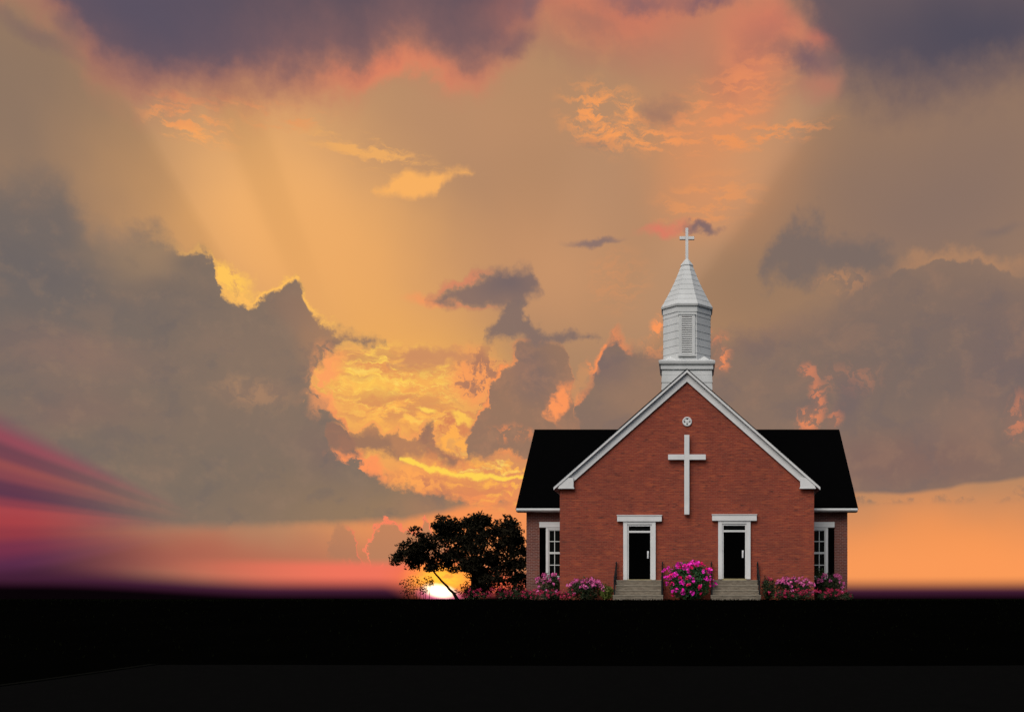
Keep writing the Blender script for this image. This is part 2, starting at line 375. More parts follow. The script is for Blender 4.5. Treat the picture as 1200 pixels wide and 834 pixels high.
# hot torn fringe in the notch, behind the bank
c = MIX(M('MULTIPLY', ELL(PF, (268, 326), (34, 22), 20, 0.45, 1.0), SS(mott, 0.36, 0.5)), c, lin((255, 196, 92)))
c = MIX(M('MULTIPLY', ELL(PF, (390, 440), (30, 60), 0, 0.2, 0.8), SS(mott, 0.4, 0.55)), c, lin((255, 168, 92)))
c = MIX(M('MULTIPLY', ELL(PF, (415, 548), (46, 22), 10, 0.3, 1.0), SS(mott, 0.4, 0.52)), c, lin((254, 150, 92)))
c = MIX(M('MULTIPLY', ELL(PF, (480, 562), (40, 22), 10, 0.3, 0.9), SS(mott, 0.42, 0.55)), c, lin((255, 168, 88)))
c = MIX(M('MULTIPLY', ELL(PF, (510, 575), (40, 20), 10, 0.3, 0.9), SS(mott, 0.52, 0.42)), c, lin((206, 132, 92)))
a1 = SS(d1, M('MULTIPLY', soft, -1.0), soft)
a2 = M('MULTIPLY', SS(d2, M('MULTIPLY', soft, -1.0), soft), SS(d2b, -5, 12))
af = M('MULTIPLY', M('MAXIMUM', a1, a2), SS(d2b, -5, 12))
cb = MIX(MUL(RIM(d1, 7, 8), glow, SS(mott, 0.38, 0.52, 0.4, 1.0)), MIX(af, c, fcol), lin((255, 190, 96)))
cb = MIX(M('MULTIPLY', MUL(RIM(d2, 8, 7), ELL(P, (410, 510), (70, 80), 0, 0.4, 0.75)), SS(af, 0.98, 0.6, 0.4, 1)), cb, lin((250, 150, 92)))
c = MIX(MUL(ELL(PF, (384, 448), (30, 56), 10, 0.2, 0.85), SS(mott, 0.42, 0.54)), cb, lin((252, 160, 98)))
c = MIX(MUL(ELL(PF, (420, 547), (46, 11), 14, 0.3, 1.0), SS(mott, 0.40, 0.50)), c, lin((254, 150, 92)))
c = MIX(MUL(ELL(PF, (400, 522), (12, 14), 14, 0.3, 0.9), SS(mott, 0.40, 0.50)), c, lin((236, 144, 94)))
c = MIX(MUL(ELL(PF, (295, 462), (58, 26), 6, 0.1, 0.6), SS(mott, 0.44, 0.6)), c, lin((176, 134, 102)))
# low row of ragged cloud
d = BAND(XYF, [(384, 500), (396, 498), (406, 506), (416, 504), (426, 496), (434, 504), (446, 516), (458, 512), (466, 502), (478, 514), (490, 518), (499, 504), (507, 490), (514, 510), (528, 526), (552, 538)],
         [(384, 536), (410, 534), (450, 532), (500, 532), (530, 533), (552, 532)])
c = MIX(SS(d, -8, 9, 0, .92), c, MIX(SS(puff, .4, .6), lin((150, 112, 94)), lin((176, 124, 94))))
c = MIX(M('MULTIPLY', RIM(d, 6, 5), ELL(P, (465, 505), (80, 26), 0, 0.5, 0.7)), c, lin((255, 166, 92)))
# bright yellow streaks
d = BAND(XYE, [(466, 537), (480, 538), (500, 545), (540, 551), (575, 555), (622, 557)], [(466, 536), (480, 541), (500, 549), (540, 555), (575, 559), (622, 558)], 6)
c = MIX(SS(d, -2.5, 1.5), c, lin((255, 210, 84)))
c = SP(c, (255, 206, 92), (501, 481), (13, 4), 1.0, 14, PE, 0.3)
c = SP(c, (255, 200, 88), (540, 490), (22, 7), 0.9, 16, PF, 0.3)
c = SP(c, (255, 196, 92), (482, 490), (11, 4), 0.9, 8, PE, 0.3)
# small lit cloud heads above the tree
d = BAND(XYF, [(424, 668), (434, 646), (440, 630), (452, 622), (464, 622), (472, 632), (482, 626), (494, 622), (501, 608), (508, 626), (524, 644), (540, 664)], [(424, 662), (540, 662)], 46)
c = MIX(SS(d, -4, 5, 0, 0.8), c, lin((184, 128, 94)))
c = MIX(RIM(d, 4, 3), c, lin((250, 132, 96)))
d = BAND(XYF, [(376, 664), (384, 636), (396, 622), (410, 624), (420, 640), (428, 664)], [(376, 660), (428, 660)])
c = MIX(SS(d, -5, 8, 0, 0.6), c, lin((172, 122, 94)))
c = MIX(M('MULTIPLY', RIM(d, 5, 4), ELL(P, (422, 640), (26, 40), 0, .2, 0.8)), c, lin((244, 122, 94)))

# --- low bands
c = MIX(MUL(SS(sy, S(805, 654)[1], S(805, 668)[1]), SS(sx, S(150, 680)[0], S(420, 680)[0]), SS(sx, S(560, 680)[0], S(500, 680)[0])), c, lin((240, 116, 92)))
c = MIX(MUL(SS(sy, S(805, 610)[1], S(805, 668)[1], 0, 0.8), SS(sx, S(960, 680)[0], S(1000, 680)[0])), c, lin((255, 156, 88)))
# --- blurred pink and violet streaks at the left edge, fanning from one point
vx0, vy0 = S(268, 618)
ratio = M('DIVIDE', M('SUBTRACT', vy0, sy), M('MAXIMUM', M('SUBTRACT', vx0, sx), 14.0))
ratio = M('MULTIPLY_ADD', NOISE(P, 1 / 240.0, 2.0, 0.5), 0.04, M('SUBTRACT', ratio, 0.02))
ramp = nn('ShaderNodeValToRGB')
stops = [(-.30, (60, 30, 58)), (-.22, (84, 38, 72)), (-.13, (116, 44, 72)), (-.06, (148, 54, 66)), (.0, (168, 62, 68)), (.05, (170, 66, 72)), (.085, (140, 60, 74)), (.135, (94, 52, 76)),
         (.17, (98, 54, 76)), (.22, (136, 68, 78)), (.27, (150, 76, 78)), (.315, (118, 66, 80)), (.345, (114, 66, 80)), (.40, (148, 74, 88)), (.47, (132, 78, 92))]
er = ramp.color_ramp.elements
er[0].position, er[0].color = 0.0, lin(stops[0][1])
er[1].position, er[1].color = 1.0, lin(stops[-1][1])
for r_, rgb in stops[1:-1]:
    e = er.new((r_ + .30) / .77); e.color = lin(rgb)
ramp.color_ramp.interpolation = 'EASE'
put(ramp.inputs[0], M('MULTIPLY_ADD', ratio, 1 / .77, .30 / .77))
c = MIX(MUL(SS(ratio, 0.54, 0.40), SS(sx, S(245, 620)[0], S(10, 620)[0], 0, 0.95)), c, ramp.outputs[0])

# --- murk along the horizon, then the sun and its glow
hm = M('MULTIPLY_ADD', SS(sx, S(40, 690)[0], S(330, 690)[0], 10.0, 0.0), 1.0, sy)
c = MIX(SS(hm, S(805, 674)[1], S(805, 695)[1]), c, lin((66, 30, 52)))
c = MIX(SS(hm, S(805, 690)[1], S(805, 703.5)[1]), c, lin((8, 3, 6)))
c = SP(c, (236, 96, 64), (575, 682), (90, 20), 0.9, 0, P, 0.1)
c = SP(c, (248, 116, 68), (520, 676), (78, 34), 1.0, 0, P, 0.1)
c = MIX(MUL(ELL(P, (518, 678), (52, 26), 0, 0.0, 1.0), SS(streak2, .36, .54, .5, 1)), c, (1.5, 0.66, 0.05, 1))
c = MIX(ELL(P, (516, 696), (34, 12), 6, 0.2, 0.85), c, (0.9, 0.16, 0.40, 1))
c = MIX(ELL(P, (515, 692), (23, 10), 10, 0.2, 1.0), c, (3.0, 2.5, 1.5, 1))
# --- plain daylight sky overhead and behind the camera
sky = nn('ShaderNodeTexSky', sky_type='NISHITA', sun_disc=False)
sky.sun_elevation = R(SUN_EL)
sky.sun_rotation = R(SUN_AZ)
sky.air_density, sky.dust_density = 1.0, 2.5
skyc = MIX(1.0, sky.outputs[0], (0.07, 0.07, 0.07, 1), 'MULTIPLY')
front = MUL(SS(M('ABSOLUTE', sx), R(85) * F, R(52) * F), SS(sy, -R(62) * F, -R(42) * F))
c = MIX(front, skyc, c)
c = MIX(SS(sep.outputs[2], -0.012, -0.03), c, (0.004, 0.003, 0.004, 1))
bg = nn('ShaderNodeBackground')
put(bg.inputs[0], c)
bg.inputs[1].default_value = 1.0
world.cycles.sampling_method = 'MANUAL'
world.cycles.sample_map_resolution = 256
outw = nn('ShaderNodeOutputWorld')
NT.links.new(bg.outputs[0], outw.inputs[0])

# ------------------------------------------------------------------ helpers
def link(o, parent=None):
    COL.objects.link(o)
    if parent: o.parent = parent
    return o
def tag(o, label=None, cat=None, group=None, kind=None):
    for k, v in (('label', label), ('category', cat), ('group', group), ('kind', kind)):
        if v: o[k] = v
    return o
def empty(name, loc=(0, 0, 0)):
    o = bpy.data.objects.new(name, None); o.location = loc; o.empty_display_size = 0.3
    return link(o)
class MB_:
    """collects shapes, links them as one mesh object"""
    def __init__(s): s.v, s.f = [], []
    def raw(s, v, f):
        k = len(s.v); s.v += [tuple(p) for p in v]; s.f += [tuple(i + k for i in q) for q in f]; return s
    def box(s, x0, x1, y0, y1, z0, z1):
        return s.raw([(x0, y0, z0), (x1, y0, z0), (x1, y1, z0), (x0, y1, z0), (x0, y0, z1), (x1, y0, z1), (x1, y1, z1), (x0, y1, z1)],
                     [(0, 3, 2, 1), (4, 5, 6, 7), (0, 1, 5, 4), (1, 2, 6, 5), (2, 3, 7, 6), (3, 0, 4, 7)])
    def prism(s, poly, a, b, axis='y'):
        n = len(poly)
        g = (lambda p, t: (p[0], t, p[1])) if axis == 'y' else (lambda p, t: (t, p[0], p[1]))
        v = [g(p, a) for p in poly] + [g(p, b) for p in poly]
        f = [tuple(range(n)), tuple(range(2 * n - 1, n - 1, -1))] + [(i, i + n, (i + 1) % n + n, (i + 1) % n) for i in range(n)]
        return s.raw(v, f)
    def rings(s, rs, close=True):
        k = len(rs[0]); v = [p for r in rs for p in r]; f = []
        for j in range(len(rs) - 1):
            for i in range(k): f.append((j * k + i, j * k + (i + 1) % k, (j + 1) * k + (i + 1) % k, (j + 1) * k + i))
        if close: f += [tuple(range(k - 1, -1, -1)), tuple(range((len(rs) - 1) * k, len(rs) * k))]
        return s.raw(v, f)
    def tube(s, a, b, r0, r1=None, k=8):
        a, b = Vector(a), Vector(b); r1 = r0 if r1 is None else r1
        q = (b - a).to_track_quat('Z', 'Y')
        ring = lambda c_, r: [c_ + q @ Vector((r * math.cos(2 * math.pi * i / k), r * math.sin(2 * math.pi * i / k), 0)) for i in range(k)]
        return s.rings([ring(a, r0), ring(b, r1)])
    def build(s, name, mat, parent=None, bevel=0.0, fix=True):
        me = bpy.data.meshes.new(name)
        me.from_pydata([tuple(p) for p in s.v], [], s.f)
        if fix:
            bm = bmesh.new(); bm.from_mesh(me); bmesh.ops.recalc_face_normals(bm, faces=bm.faces); bm.to_mesh(me); bm.free()
        me.materials.append(mat)
        o = bpy.data.objects.new(name, me)
        if bevel:
            m = o.modifiers.new('bevel', 'BEVEL'); m.width = bevel; m.segments = 2; m.limit_method = 'ANGLE'
        return link(o, parent)

# ------------------------------------------------------------------ materials
def newmat(name):
    m = bpy.data.materials.new(name); m.use_nodes = True
    return m, m.node_tree.nodes, m.node_tree.links
def plain(name, col, rough=0.7, var=0.12, scale=3.0, spec=0.3, stretch=(1, 1, 1), col2=None, bump=0.0):
    m, n, l = newmat(name)
    b = n['Principled BSDF']
    b.inputs['Roughness'].default_value = rough
    b.inputs['Specular IOR Level'].default_value = spec
    t = n.new('ShaderNodeTexCoord'); mp = n.new('ShaderNodeMapping'); mp.inputs['Scale'].default_value = stretch
    z = n.new('ShaderNodeTexNoise'); z.inputs['Scale'].default_value = scale; z.inputs['Detail'].default_value = 6
    l.new(t.outputs['Object'], mp.inputs[0]); l.new(mp.outputs[0], z.inputs['Vector'])
    r = n.new('ShaderNodeMapRange'); r.inputs[1].default_value = .35; r.inputs[2].default_value = .65
    l.new(z.outputs[0], r.inputs[0])
    x = n.new('ShaderNodeMix'); x.data_type = 'RGBA'
    l.new(r.outputs[0], x.inputs[0])
    c2 = col2 or [v * (1 - var * 2) for v in col]
    x.inputs[6].default_value = (*c2, 1); x.inputs[7].default_value = (*col, 1)
    l.new(x.outputs[2], b.inputs['Base Color'])
    if bump:
        bp = n.new('ShaderNodeBump'); bp.inputs['Strength'].default_value = bump; bp.inputs['Distance'].default_value = .02
        l.new(z.outputs[0], bp.inputs['Height']); l.new(bp.outputs[0], b.inputs['Normal'])
    return m
def dark(name, col, col2, scale=2.0):
    m, n, l = newmat(name)
    n.remove(n['Principled BSDF'])
    b = n.new('ShaderNodeBsdfDiffuse'); l.new(b.outputs[0], n['Material Output'].inputs[0])
    t = n.new('ShaderNodeTexCoord'); z = n.new('ShaderNodeTexNoise'); z.inputs['Scale'].default_value = scale; z.inputs['Detail'].default_value = 8
    l.new(t.outputs['Object'], z.inputs['Vector'])
    x = n.new('ShaderNodeMix'); x.data_type = 'RGBA'; x.inputs[6].default_value = (*col, 1); x.inputs[7].default_value = (*col2, 1)
    l.new(z.outputs[0], x.inputs[0]); l.new(x.outputs[2], b.inputs[0])
    return m
def brick(name, c1, c2, mortar, dk, hot, msize=0.010, contrast=1.0):
    m, n, l = newmat(name)
    b = n['Principled BSDF']; b.inputs['Roughness'].default_value = .88; b.inputs['Specular IOR Level'].default_value = .2
    t = n.new('ShaderNodeTexCoord'); sp = n.new('ShaderNodeSeparateXYZ'); l.new(t.outputs['Object'], sp.inputs[0])
    ad = n.new('ShaderNodeMath'); ad.operation = 'ADD'; l.new(sp.outputs[0], ad.inputs[0]); l.new(sp.outputs[1], ad.inputs[1])
    cb_ = n.new('ShaderNodeCombineXYZ'); l.new(ad.outputs[0], cb_.inputs[0]); l.new(sp.outputs[2], cb_.inputs[1])
    br = n.new('ShaderNodeTexBrick')
    l.new(cb_.outputs[0], br.inputs['Vector'])
    br.inputs['Scale'].default_value = 1.0
    br.inputs['Brick Width'].default_value = .215; br.inputs['Row Height'].default_value = .075
    br.inputs['Mortar Size'].default_value = msize; br.inputs['Mortar Smooth'].default_value = .2; br.inputs['Bias'].default_value = 0.0
    br.inputs['Color1'].default_value = (*c1, 1); br.inputs['Color2'].default_value = (*c2, 1); br.inputs['Mortar'].default_value = (*mortar, 1)
    def nz(sx_, sz_, lo, hi, col, prev, k):
        mp = n.new('ShaderNodeMapping'); mp.inputs['Scale'].default_value = (sx_, sz_, 1)
        l.new(cb_.outputs[0], mp.inputs[0])
        z = n.new('ShaderNodeTexNoise'); z.inputs['Scale'].default_value = 1; z.inputs['Detail'].default_value = 3
        l.new(mp.outputs[0], z.inputs['Vector'])
        r = n.new('ShaderNodeMapRange'); r.inputs[1].default_value = lo; r.inputs[2].default_value = hi; r.inputs[4].default_value = k
        l.new(z.outputs[0], r.inputs[0])
        x = n.new('ShaderNodeMix'); x.data_type = 'RGBA'; l.new(r.outputs[0], x.inputs[0]); l.new(prev, x.inputs[6]); x.inputs[7].default_value = (*col, 1)
        return x.outputs[2]
    o = br.outputs['Color']
    o = nz(2.2, 13.3, .54, .70, hot, o, .9)
    o = nz(1.1, 6.5, .55, .70, hot, o, .45)
    o = nz(3.1, 13.3, .42, .28, dk, o, .85)
    o = nz(4.6, 13.4, .30, .24, [v * .45 for v in dk], o, .8)
    o = nz(.5, .7, .42, .65, dk, o, .22)
    l.new(o, b.inputs['Base Color'])
    bp = n.new('ShaderNodeBump'); bp.inputs['Strength'].default_value = .35; bp.inputs['Distance'].default_value = .008; bp.invert = True
    l.new(br.outputs['Fac'], bp.inputs['Height']); l.new(bp.outputs[0], b.inputs['Normal'])
    return m
def leafy(name, cols, rough=.6, trans=0.15, spec=.25):
    m, n, l = newmat(name)
    b = n['Principled BSDF']; b.inputs['Roughness'].default_value = rough; b.inputs['Specular IOR Level'].default_value = spec
    g = n.new('ShaderNodeNewGeometry'); r = n.new('ShaderNodeValToRGB')
    l.new(g.outputs['Random Per Island'], r.inputs[0])
    e = r.color_ramp.elements
    e[0].color = (*cols[0], 1); e[1].color = (*cols[-1], 1)
    for i, c_ in enumerate(cols[1:-1]):
        q = e.new((i + 1) / (len(cols) - 1)); q.color = (*c_, 1)
    l.new(r.outputs[0], b.inputs['Base Color'])
    return m

WHITE = plain('white_paint', (.70, .70, .69), .55, .05, 1.5, col2=(.62, .62, .61))
SIDING = plain('siding_paint', (.60, .61, .60), .6, .06, 1.2, stretch=(1, 1, .35), col2=(.50, .51, .50))
ROOF = dark('black_shingle', (.0012, .0012, .0013), (.002, .002, .0021), 9)
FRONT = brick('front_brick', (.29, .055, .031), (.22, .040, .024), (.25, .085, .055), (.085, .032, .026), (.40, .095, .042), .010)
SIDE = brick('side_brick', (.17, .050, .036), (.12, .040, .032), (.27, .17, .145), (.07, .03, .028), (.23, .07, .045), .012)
BLACK = dark('black_paint', (.0008, .0008, .0008), (.0014, .0014, .0014), 4)
GLASS = plain('dark_glass', (.0012, .0014, .0013), .25, .1, 4, .08)
IRON = plain('black_iron', (.006, .006, .0065), .5, .1, 8, .3)
STEEL = plain('steel', (.75, .75, .75), .3, .05, 8, .5)
STONE = plain('step_stone', (.22, .185, .14), .85, .2, 5, col2=(.14, .115, .085), stretch=(1, 1, 3), bump=.3)
TREAD = plain('lit_tread', (.28, .245, .19), .85, .15, 5, col2=(.21, .18, .135))  # paler than the steps: light on the tread tops put into the colour
LOUVER = plain('louver_dark', (.10, .07, .075), .8, .1, 6)
SHADE = plain('hole_shade', (.03, .028, .03), .8, .1, 6)  # dark colour in place of the shade inside the vent openings
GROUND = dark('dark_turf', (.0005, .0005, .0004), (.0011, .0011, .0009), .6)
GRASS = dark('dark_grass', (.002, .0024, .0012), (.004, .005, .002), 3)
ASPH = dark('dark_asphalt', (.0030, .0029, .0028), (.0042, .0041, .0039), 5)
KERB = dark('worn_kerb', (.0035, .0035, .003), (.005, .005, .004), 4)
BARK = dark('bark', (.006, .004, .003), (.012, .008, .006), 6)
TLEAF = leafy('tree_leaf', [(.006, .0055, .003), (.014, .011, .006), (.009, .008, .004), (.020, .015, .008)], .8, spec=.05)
BLEAF = leafy('bush_leaf', [(.008, .03, .010), (.028, .10, .022), (.016, .06, .016), (.07, .17, .06), (.02, .07, .028)], .55)
RLEAF = leafy('rose_leaf', [(.012, .022, .008), (.03, .05, .016), (.02, .032, .012), (.045, .06, .022)], .6)
YLEAF = leafy('light_leaf', [(.05, .08, .012), (.14, .17, .03), (.09, .12, .02)], .6)
ELEAF = leafy('evergreen_leaf', [(.015, .03, .008), (.04, .07, .016)], .6)
def petal(name, cols): return leafy(name, cols, .55, spec=.2)
MAGENTA = petal('magenta_petal', [(.99, .006, .54), (.97, .005, .46), (.99, .06, .68), (.99, .02, .60)])
HOTPINK = petal('hot_pink_petal', [(.92, .008, .22), (.85, .006, .12), (.95, .03, .40)])
PINK = petal('pink_petal', [(.70, .10, .34), (.80, .20, .48), (.58, .06, .25)])
RED = petal('red_petal', [(.38, .012, .06), (.48, .03, .10), (.30, .008, .04)])

# ------------------------------------------------------------------ ground
def sstep(a, b, t):
    t = max(0.0, min(1.0, (t - a) / (b - a))); return t * t * (3 - 2 * t)
def h(x, y):
    z = -1.6 * sstep(7.0, 33.0, -y)
    z += .03 * math.sin(x * .31 + 1.3) * math.sin(y * .27) * sstep(2, 12, max(abs(x) - 8, -y - 2))
    far = math.hypot(x, y)
    z -= 2.0 * sstep(60, 400, far) + .004 * max(0, far - 400)
    return z
def axis(fine, lim, step):
    a = [i * step for i in range(int(fine / step) + 1)]
    s = step
    while a[-1] < lim:
        s *= 1.25; a.append(a[-1] + s)
    return [-t for t in a[:0:-1]] + a
ax = axis(46, 6000, 1.0)
g = MB_()
nx = len(ax)
g.raw([(x, y, h(x, y)) for y in ax for x in ax], [(j * nx + i, j * nx + i + 1, (j + 1) * nx + i + 1, (j + 1) * nx + i) for j in range(nx - 1) for i in range(nx - 1)])
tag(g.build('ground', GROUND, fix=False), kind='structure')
# paved forecourt below the rise
r_ = MB_()
ys = [-25 - .75 * i for i in range(41)]
n_ = 33
v, f = [], []
for y in ys:
    xl = -10.2 + (y + 25) * .42
    for i in range(n_):
        x = xl + (26 - xl) * i / (n_ - 1)
        v.append((x, y, h(x, y) + .012))
for j in range(len(ys) - 1):
    for i in range(n_ - 1): f.append((j * n_ + i, (j + 1) * n_ + i, (j + 1) * n_ + i + 1, j * n_ + i + 1))
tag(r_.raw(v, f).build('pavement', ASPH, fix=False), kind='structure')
k_ = MB_()
for a, b in zip(ys[:-1], ys[1:]):
    p = [(-10.2 + (t + 25) * .42, t) for t in (a, b)]
    q = []
    for (x, y) in p:
        z = h(x, y)
        q += [(x - .16, y, z - .1), (x - .002, y, z - .1), (x - .002, y, z + .03), (x - .16, y, z + .03)]
    k_.raw(q, [(0, 1, 5, 4), (1, 2, 6, 5), (2, 3, 7, 6), (3, 0, 4, 7)])
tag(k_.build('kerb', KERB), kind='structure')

# grass on the crest
rng = random.Random(5)
gr = MB_()
for i in range(9000):
    x = rng.uniform(-34, 18); y = rng.uniform(-9, 3)
    if rng.random() < .35: y = rng.uniform(-24, -8)
    if -3.2 < x < -.95 and -1.6 < y or .95 < x < 3.2 and -1.6 < y: continue
    if abs(x) < 5.55 and y > -.05 or abs(x) < 7.5 and y > 2.9: continue
    z = h(x, y); a = rng.uniform(0, 6.28); w = rng.uniform(.012, .025); t = rng.uniform(.03, .085); le = rng.uniform(-.04, .04), rng.uniform(-.04, .04)
    dx, dy = math.cos(a) * w, math.sin(a) * w
    gr.raw([(x - dx, y - dy, z - .01), (x + dx, y + dy, z - .01), (x + le[0], y + le[1], z + t)], [(0, 1, 2)])
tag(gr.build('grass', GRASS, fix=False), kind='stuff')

# ------------------------------------------------------------------ church
church = empty('church', (0, 0, 0))
tag(church, 'red brick country church with white steeple, two black doors and black roof', 'church')
AP, SL = 9.95, .88                                   # gable top and slope
T = lambda x: AP - SL * abs(x)
HW = 5.52
fw = MB_()
fw.prism([(-HW, -.5), (HW, -.5), (HW, T(HW) - .2), (0, AP - .2), (-HW, T(HW) - .2)], 0, .3)
front = fw.build('front_wall', FRONT, church)
# wall stays uncut; black painted doors sit in shallow projecting surrounds
nw = MB_()
for s in (-1, 1): nw.box(min(s * HW, s * (HW - .3)), max(s * HW, s * (HW - .3)), .302, 14, -.5, T(HW) - .2)
nw.prism([(-HW, -.5), (HW, -.5), (HW, T(HW) - .2), (0, AP - .2), (-HW, T(HW) - .2)], 14.002, 14.3)
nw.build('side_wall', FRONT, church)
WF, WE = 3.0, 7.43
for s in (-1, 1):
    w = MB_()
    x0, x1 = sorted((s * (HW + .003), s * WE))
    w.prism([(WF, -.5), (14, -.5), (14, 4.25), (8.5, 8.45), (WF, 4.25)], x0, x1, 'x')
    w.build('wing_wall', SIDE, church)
# nave roof: a folded slab
def fold(t, th, o=0): return [(-t, T(t) + o), (0, AP + o), (t, T(t) + o), (t, T(t) + o - th), (0, AP + o - th), (-t, T(t) + o - th)]
OV = 5.76
rf = MB_(); rf.prism(fold(OV + .02, .035, .035), -.25, 14.5); rf.build('roof', ROOF, church)
mo = MB_(); mo.prism(fold(OV, .13), -.23, 14.45); mo.build('roof_trim', WHITE, church)
fz = MB_()
fz.prism([(-HW - .004, T(HW) - .135), (0, AP - .135), (HW + .004, T(HW) - .135), (HW + .004, T(HW) - .30), (4.9, T(4.9) - .50), (0, AP - .50), (-4.9, T(4.9) - .50), (-HW - .004, T(HW) - .30)], -.09, -.002)
fz.build('frieze_board', WHITE, church)
for s in (-1, 1):
    b = MB_(); b.prism([(s * 4.9, 4.86), (s * 5.54, 4.86), (s * 5.54, T(5.54) - .14), (s * 5.16, T(5.16) - .14), (s * 4.9, 5.265)], -.20, -.095)
    x0, x1 = sorted((s * 4.87, s * 5.57)); b.box(x0, x1, -.22, -.095, 4.80, 4.858)
    b.build('cornice_return', WHITE, church, .008)
# wing roof
R0, RZ, RY = 2.6, 8.78, 8.5
sl = (RZ - 4.21) / (RY - R0)
WX = 7.84
def wfold(o, th, e=0): return [(R0 - e, 4.21 - sl * e + o), (RY, RZ + o), (2 * RY - R0 + e, 4.21 - sl * e + o), (2 * RY - R0 + e, 4.21 - sl * e + o - th), (RY, RZ + o - th), (R0 - e, 4.21 - sl * e + o - th)]
for s in (-1, 1):
    a = MB_(); x0, x1 = sorted((s * .2, s * (WX + .02))); a.prism(wfold(0, .06, .03), x0, x1, 'x'); a.build('wing_roof', ROOF, church)
    a = MB_(); x0, x1 = sorted((s * 5.2, s * WX)); a.prism(wfold(-.062, .09), x0, x1, 'x')
    a.build('rake_board', BLACK, church)
    a = MB_(); x0, x1 = sorted((s * (HW + .004), s * (WX - .02)))
    # eave gutter with rounded front, and flat soffit behind it
    gy = R0 - .11
    a.prism([(gy, 4.19), (gy - .03, 4.15), (gy - .03, 4.10), (gy + .01, 4.05), (gy + .07, 4.03), (gy + .105, 4.04), (gy + .105, 4.19)], x0, x1, 'x')
    a.box(x0, x1, gy + .107, WF - .002, 4.03, 4.06)
    a.build('gutter', SIDING, church)

# doors
def door_set(cx, dz):
    d = MB_()
    d.box(cx - .465, cx + .465, -.028, -.004, .90 + dz, 2.905 + dz)
    for (zz0, zz1) in ((1.05, 1.72), (1.88, 2.78)):
        for xx in (-.36, .04): d.box(cx + xx, cx + xx + .32, -.034, -.03, zz0 + dz, zz1 + dz)
    dd = d.build('door', BLACK, church, .004)
    hd = MB_()
    hd.box(cx + .33, cx + .40, -.045, -.036, 1.80 + dz, 2.12 + dz)
    hd.tube((cx + .365, -.045, 1.94 + dz), (cx + .365, -.095, 1.94 + dz), .016)
    hd.tube((cx + .365, -.095, 1.84 + dz), (cx + .365, -.095, 2.04 + dz), .018)
    hd.build('handle', STEEL, dd)
    tr = MB_(); tr.box(cx - .465, cx + .465, -.024, -.004, 3.0 + dz, 3.19 + dz)
    tr.build('transom', GLASS, church)
    fr = MB_()
    for s in (-1, 1):
        a, b = sorted((cx + s * .468, cx + s * .53)); fr.box(a, b, -.075, -.003, .87 + dz, 3.27 + dz)       # inner jamb
        a, b = sorted((cx + s * .532, cx + s * .70)); fr.box(a, b, -.115, -.003, .87 + dz, 3.36 + dz)       # casing
    fr.box(cx - .466, cx + .466, -.073, -.003, 3.192 + dz, 3.268 + dz)
    fr.box(cx - .53, cx + .53, -.112, -.003, 3.272 + dz, 3.358 + dz)
    fr.box(cx - .466, cx + .466, -.06, -.003, 2.91 + dz, 2.995 + dz)
    fr.build('door_frame', WHITE, church, .006)
    li = MB_(); li.box(cx - .965, cx + .965, -.16, -.003, 3.395 + dz, 3.64 + dz); li.box(cx - .985, cx + .985, -.185, -.003, 3.642 + dz, 3.675 + dz)
    li.box(cx - .72, cx + .72, -.13, -.003, 3.362 + dz, 3.392 + dz)
    li.build('lintel', WHITE, church, .006)
    th_ = MB_(); th_.box(cx - .52, cx + .52, -.13, -.003, .852, .895 + dz); th_.build('threshold', plainT, church, .004)
plainT = plain('brass_threshold', (.30, .25, .13), .5, .1, 6)
door_set(-2.055, 0.0)
door_set(2.055, 0.03)
# steps and railings
for s in (-1, 1):
    cx = s * 2.055
    st, trd = MB_(), MB_()
    lev = [(.85, -.55, .965), (.638, -.86, .975), (.425, -1.17, .985), (.212, -1.50, 1.05)]
    prev = -.003
    for i, (z, y, hw) in enumerate(lev):
        zb = -.3
        st.box(cx - hw, cx + hw, y, prev, zb, z - .045)
        trd.box(cx - hw - .008, cx + hw + .008, y - .012, prev if i == 0 else prev - .001, z - .044, z)      # nosing slab
        prev = y - .013
    st_o = st.build('steps', STONE, church)
    trd.build('treads', TREAD, st_o)
    for q in (-1, 1):
        x = cx + q * (1.0 if q * s < 0 else 1.0)
        rl = empty('railing', (0, 0, 0)); rl.parent = church
        for (y, z0, z1) in ((-.12, -.05, 1.62), (-1.34, -.05, .97)):
            p = MB_(); p.box(x - .03, x + .03, y - .03, y + .03, z0, z1); p.tube((x, y, z1), (x, y, z1 + .05), .03, .012); p.build('post', IRON, rl)
        p = MB_(); p.tube((x, -.05, 1.60), (x, -1.40, .90), .028); p.tube((x, -1.40, .90), (x, -1.46, .80), .028, .02); p.build('handrail', IRON, rl)
        p = MB_(); p.tube((x, -.12, 1.05), (x, -1.34, .42), .014); p.build('lower_rail', IRON, rl)
        for i in range(5):
            t = (i + 1) / 6; y = -.12 - 1.22 * t
            p = MB_(); p.tube((x, y, 1.05 - .63 * t), (x, y, 1.565 - .635 * t), .009, k=6); p.build('baluster', IRON, rl)
